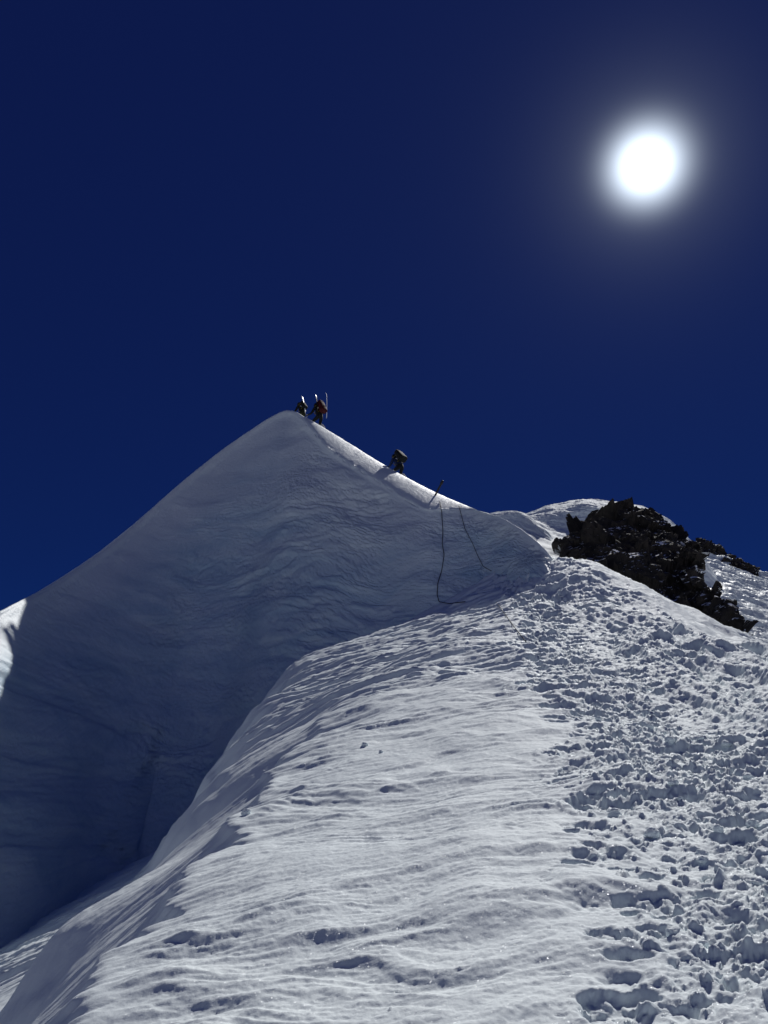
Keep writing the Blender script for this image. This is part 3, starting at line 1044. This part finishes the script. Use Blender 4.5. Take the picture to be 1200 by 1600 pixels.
def rounded_box(bm, size, loc, rot=None, bev=0.05, taper=1.0):
    r = bmesh.ops.create_cube(bm, size=1.0)
    vs = r['verts']
    for v in vs:
        k = taper if v.co.z > 0 else 1.0
        v.co = Vector((v.co.x * size[0] * k, v.co.y * size[1] * k, v.co.z * size[2]))
    es = list({e for v in vs for e in v.link_edges})
    rb = bmesh.ops.bevel(bm, geom=es, offset=bev, segments=3, affect='EDGES', profile=0.6)
    fs_ = {f for v in rb['verts'] for f in v.link_faces}
    vs2 = {v for f in fs_ for v in f.verts}
    for v in vs2:
        c = Vector(v.co)
        if rot is not None:
            c = rot @ c
        v.co = c + Vector(loc)


def climber(loc, head_az, lean, crouch, mats, label, pack_mat, pole_arm=True, scale=1.0, packsize=(0.36, 0.26, 0.62)):
    """person facing local +y; lean = forward bend of the trunk in degrees"""
    jm, lm = mats
    root_z = 0.92 - crouch
    ln = R(lean)
    up = Vector((0, math.sin(ln), math.cos(ln)))
    fw = Vector((0, math.cos(ln), -math.sin(ln)))
    pel = Vector((0, 0, root_z))
    chest = pel + up * 0.30
    shl = pel + up * 0.50
    neck = pel + up * 0.57 + fw * 0.02
    hd = neck + (up * 0.5 + Vector((0, 0.25, 0.75))).normalized() * 0.15
    top = hd + (up * 0.4 + Vector((0, 0.1, 0.9))).normalized() * 0.10
    J = [(pel, 0.150), (chest, 0.165), (shl, 0.150), (neck, 0.062), (hd, 0.100), (top, 0.075)]
    E = [(0, 1), (1, 2), (2, 3), (3, 4), (4, 5)]

    def chain(start, pts):
        a = start
        ids = []
        for p, r in pts:
            J.append((Vector(p), r))
            E.append((a, len(J) - 1))
            a = len(J) - 1
            ids.append(a)
        return ids
    feet = []
    for sx, fy, fz in ((-1, 0.28, 0.14), (1, -0.22, 0.0)):
        hip = pel + Vector((sx * 0.11, 0, -0.06))
        ank = Vector((sx * 0.13, fy, fz + 0.09))
        mid = (hip + ank) / 2
        dist = (hip - ank).length
        bend = math.sqrt(max(0.0, 0.44 ** 2 - (dist / 2) ** 2))
        knee = mid + Vector((sx * 0.03, 1, 0.25)).normalized() * bend
        chain(0, [(hip, 0.105), (knee, 0.075), ((knee + ank) / 2 + Vector((0, -0.02, 0)), 0.068), (ank, 0.055), (ank + Vector((sx * 0.02, 0.16, -0.04)), 0.045)])
        feet.append((ank, knee))
    hands = []
    for sx in (-1, 1):
        sh = shl + Vector((sx * 0.20, 0, 0)) - up * 0.03
        if pole_arm or sx < 0:
            elb = sh + fw * 0.14 + Vector((sx * 0.08, 0.02, -0.24))
            wri = elb + Vector((-sx * 0.02, 0.25, 0.02))
        else:
            elb = sh - up * 0.2 + Vector((sx * 0.12, -0.02, -0.12))
            wri = elb + Vector((-sx * 0.06, 0.18, -0.14))
        hdir = (wri - elb).normalized()
        ids = chain(2, [(sh, 0.080), (elb, 0.056), (wri, 0.040), (wri + hdir * 0.07, 0.036)])
        palm = ids[-1]
        side = Vector((1, 0, 0))
        for k, (off, lnth) in enumerate(((-0.028, 0.052), (-0.009, 0.06), (0.010, 0.056), (0.028, 0.044))):
            p0 = wri + hdir * 0.10 + side * off
            chain(palm, [(p0, 0.010), (p0 + hdir * lnth * 0.4 + Vector((0, 0, -0.03)), 0.009), (p0 + hdir * lnth * 0.1 + Vector((0, 0, -0.06)), 0.008)])
        t0 = wri + hdir * 0.04 - side * sx * 0.035
        chain(palm, [(t0, 0.011), (t0 + hdir * 0.04 - side * sx * 0.012 + Vector((0, 0, -0.025)), 0.009)])
        hands.append(wri + hdir * 0.10 + Vector((0, 0, -0.03)))
    body = skin_body("person", J, E, [jm, lm, M_SKIN, M_BLACK])
    for p in body.data.polygons:
        c = p.center
        if (c - hd).length < 0.13 and c.y > hd.y + 0.03:
            p.material_index = 2
        elif min((c - h).length for h in hands) < 0.12 or c.z < 0.10:
            p.material_index = 3
        elif (c - pel).dot(up) < 0.02:
            p.material_index = 1
    body['label'] = label
    body['category'] = 'person'
    # nose
    # helmet, goggles, pack, gaiters
    bm = bmesh.new()
    bmesh.ops.create_uvsphere(bm, u_segments=20, v_segments=12, radius=0.132)
    bmesh.ops.delete(bm, geom=[v for v in bm.verts if v.co.z < -0.035], context='VERTS')
    for v in bm.verts:
        v.co = Vector((v.co.x * 0.92, v.co.y * 1.08, v.co.z * 0.95)) + hd + Vector((0, -0.005, 0.045))
    mesh_obj("helmet", bm, M_BLACK, body)
    bm = bmesh.new()
    arc = [hd + Vector((0.105 * math.sin(a), 0.105 * math.cos(a) + 0.012, 0.015)) for a in np.linspace(-1.2, 1.2, 9)]
    tube(bm, arc, 0.026, 8)
    mesh_obj("goggles", bm, M_NAVY, body)
    pk_rot = Matrix.Rotation(-ln, 3, 'X')
    bm = bmesh.new()
    pc = pel + up * 0.36 - fw * (0.14 + packsize[1] / 2)
    rounded_box(bm, packsize, pc, pk_rot, 0.10, 0.82)
    pk = mesh_obj("backpack", bm, pack_mat, body)
    bm = bmesh.new()
    rounded_box(bm, (packsize[0] * 0.74, packsize[1] * 0.8, 0.13), pc + up * (packsize[2] / 2 + 0.035), pk_rot, 0.05, 0.8)
    mesh_obj("pack_lid", bm, pack_mat, pk)
    for sx in (-1, 1):
        bm = bmesh.new()
        s0 = pc + up * 0.22 + fw * packsize[1] * 0.45 + Vector((sx * 0.12, 0, 0))
        tube(bm, [s0, shl + Vector((sx * 0.13, 0, 0)) + up * 0.13, shl + fw * 0.165 + Vector((sx * 0.13, 0, 0)), chest + fw * 0.165 + Vector((sx * 0.13, 0, 0)) - up * 0.1,
                  pc - up * 0.22 + fw * packsize[1] * 0.45 + Vector((sx * 0.15, 0, 0))], 0.02, 6)
        mesh_obj("shoulder_strap", bm, M_YELLOW, pk)
    for ank, knee in feet:
        bm = bmesh.new()
        tube(bm, [ank + Vector((0, 0, -0.02)), ank + (knee - ank) * 0.35, ank + (knee - ank) * 0.62], [0.075, 0.088, 0.098], 12, False)
        mesh_obj("gaiter", bm, M_PALE, body)
    body.location = loc
    body.rotation_euler = (0, 0, head_az)
    body.scale = (scale,) * 3
    bpy.context.view_layer.update()
    return body, body.matrix_world.copy(), hands, pc, up, fw


def pole(M, hand, foot, label):
    bm = bmesh.new()
    a, b = M @ hand, M @ foot
    d = (b - a).normalized()
    tube(bm, [a - d * 0.12, a + d * 0.02, a + d * 0.03, b - d * 0.12], [0.020, 0.020, 0.011, 0.009], 8)
    tube(bm, [b - d * 0.13, b - d * 0.125, b - d * 0.12], [0.02, 0.05, 0.02], 10)
    tube(bm, [b - d * 0.12, b], [0.009, 0.004], 8)
    return tag(mesh_obj("trekking_pole", bm, M_METAL), label, 'pole')


def ski(M, p0, p1, side, label, mat):
    """touring ski strapped upright: tapered, upturned tip"""
    bm = bmesh.new()
    a, b = M @ p0, M @ p1
    d = (b - a).normalized()
    sd_ = (M.to_3x3() @ side).normalized()
    th = d.cross(sd_).normalized()
    Ln = (b - a).length
    prev = None
    for t, w, up_ in ((0, .035, .02), (.03, .044, 0), (.3, .040, -.008), (.55, .037, -.012), (.8, .045, -.004), (.9, .05, .012), (.96, .04, .045), (1.0, .014, .085)):
        c = a + d * Ln * t + th * up_
        ring = [bm.verts.new(c + sd_ * w + th * .008), bm.verts.new(c - sd_ * w + th * .008), bm.verts.new(c - sd_ * w - th * .008), bm.verts.new(c + sd_ * w - th * .008)]
        if prev:
            for k in range(4):
                bm.faces.new((prev[k], prev[(k + 1) % 4], ring[(k + 1) % 4], ring[k]))
        else:
            bm.faces.new(ring)
        prev = ring
    bm.faces.new(prev)
    return tag(mesh_obj("ski", bm, mat, None, False), label, 'ski')


def stand(px_, py_, d, dz=0.0):
    p = Vector(at(px_, py_, d))
    z_ = drop(p.x, p.y, T_wall)
    return Vector((p.x, p.y, (z_ if z_ is not None else p.z) + dz))


HEAD = math.atan2(0.75, 0.66)                       # turned up along the crest, left and away
# large figure near the top
p = stand(499, 674, 43.0)
b_, M_, hs_, pc, up, fw = climber(p, HEAD, 22, 0.06, (M_DARK, M_DARK), "person in dark clothes with red backpack near the snow summit, bending forward", M_RED, True, 1.25, (0.42, 0.30, 0.66))
pole(M_, hs_[0], Vector((-0.25, 0.62, 0.05)), "thin grey pole held by the person with the red backpack")
ski(M_, pc + Vector((0.24, -0.10, -0.55)), pc + up * 1.05 + Vector((0.26, -0.42, 0.0)), Vector((1, 0.6, 0)), "pale ski sticking up behind the red backpack", M_SKI)
ski(M_, pc + Vector((-0.22, 0.05, -0.6)), pc + up * 0.72 + Vector((-0.20, -0.02, 0.1)), Vector((1, 0.2, 0)), "dark ski strapped to the left side of the red backpack", M_BLACK)
# figure beyond the top
p = stand(473, 660, 44.6)
b_, M_, hs_, pc, up, fw = climber(p, HEAD, 30, 0.10, (M_DARK, M_OLIVE), "person in dark clothes half hidden behind the snow summit", M_DARK, True, 1.12, (0.34, 0.24, 0.52))
ski(M_, pc + Vector((-0.02, -0.17, -0.5)), pc + up * 0.62 + Vector((-0.02, -0.15, 0.18)), Vector((1, 0.2, 0)), "short pale ski upright on the half hidden person's pack", M_SKI)
# lower figure
p = stand(626, 744, 38.2)
b_, M_, hs_, pc, up, fw = climber(p, HEAD * 0.8, 38, 0.14, (M_NAVY, M_DARK), "person with large dark pack stooping on the crest, halfway down from the summit", M_DARK, True, 1.18, (0.42, 0.32, 0.66))
pole(M_, hs_[0], Vector((-0.30, 0.75, 0.0)), "thin grey pole held by the stooping person with the dark pack")


# loose lumps
def chunk(name, x_, y_, r, seed, mat, label, cat, group=None, flat=0.75, T=None):
    z_ = drop(x_, y_, T or T_ridge)
    if z_ is None:
        return None
    bm = bmesh.new()
    bmesh.ops.create_icosphere(bm, subdivisions=4, radius=1.0)
    V = np.array([v.co[:] for v in bm.verts])
    d = 1 + 0.45 * perlin3(V * 1.3 + seed * 3.7, seed) + 0.26 * perlin3(V * 3.1 + seed, seed + 1) + 0.14 * perlin3(V * 7.3 + seed, seed + 2)
    sc = np.array([1.0 + 0.3 * math.sin(seed), 1.0 + 0.3 * math.cos(seed * 2.1), flat])
    for v, k in zip(bm.verts, d):
        v.co = Vector(np.array(v.co[:]) * k * sc * r)
    o = mesh_obj(name, bm, mat)
    o.location = (x_, y_, z_ + r * flat * 0.45)
    o.rotation_euler = (0, 0, seed)
    return tag(o, label, cat, group)


for i, (a, b, r, lb) in enumerate([(570, 1169, .035, "dark crumb of ice on the smooth snow, left one of a close pair"),
                                   (595, 1181, .028, "dark crumb of ice on the smooth snow, right one of a close pair"),
                                   (384, 1277, .045, "crumbly snow lump sitting on the sharp edge of the near crest")]):
    x_, y_ = hit(a, b)
    chunk("ice_crumb", float(x_), float(y_), r, i + 3, M_SNOW, lb, 'ice lump')
for k in range(46):
    y_ = 3.2 + 9.0 * rng.random() ** 1.3
    x_ = float(spl(_tl_y, _tl_x, y_)) + 0.15 + abs(rng.normal(0, 1.0))
    if abs(x_) > 0.5 * y_:
        continue
    chunk("snow_clod", x_, y_, rng.uniform(0.018, 0.045), k + 11, M_SNOW, "loose snow clod lying in the trampled track", 'snow clod', 'snow clods in the trampled track')
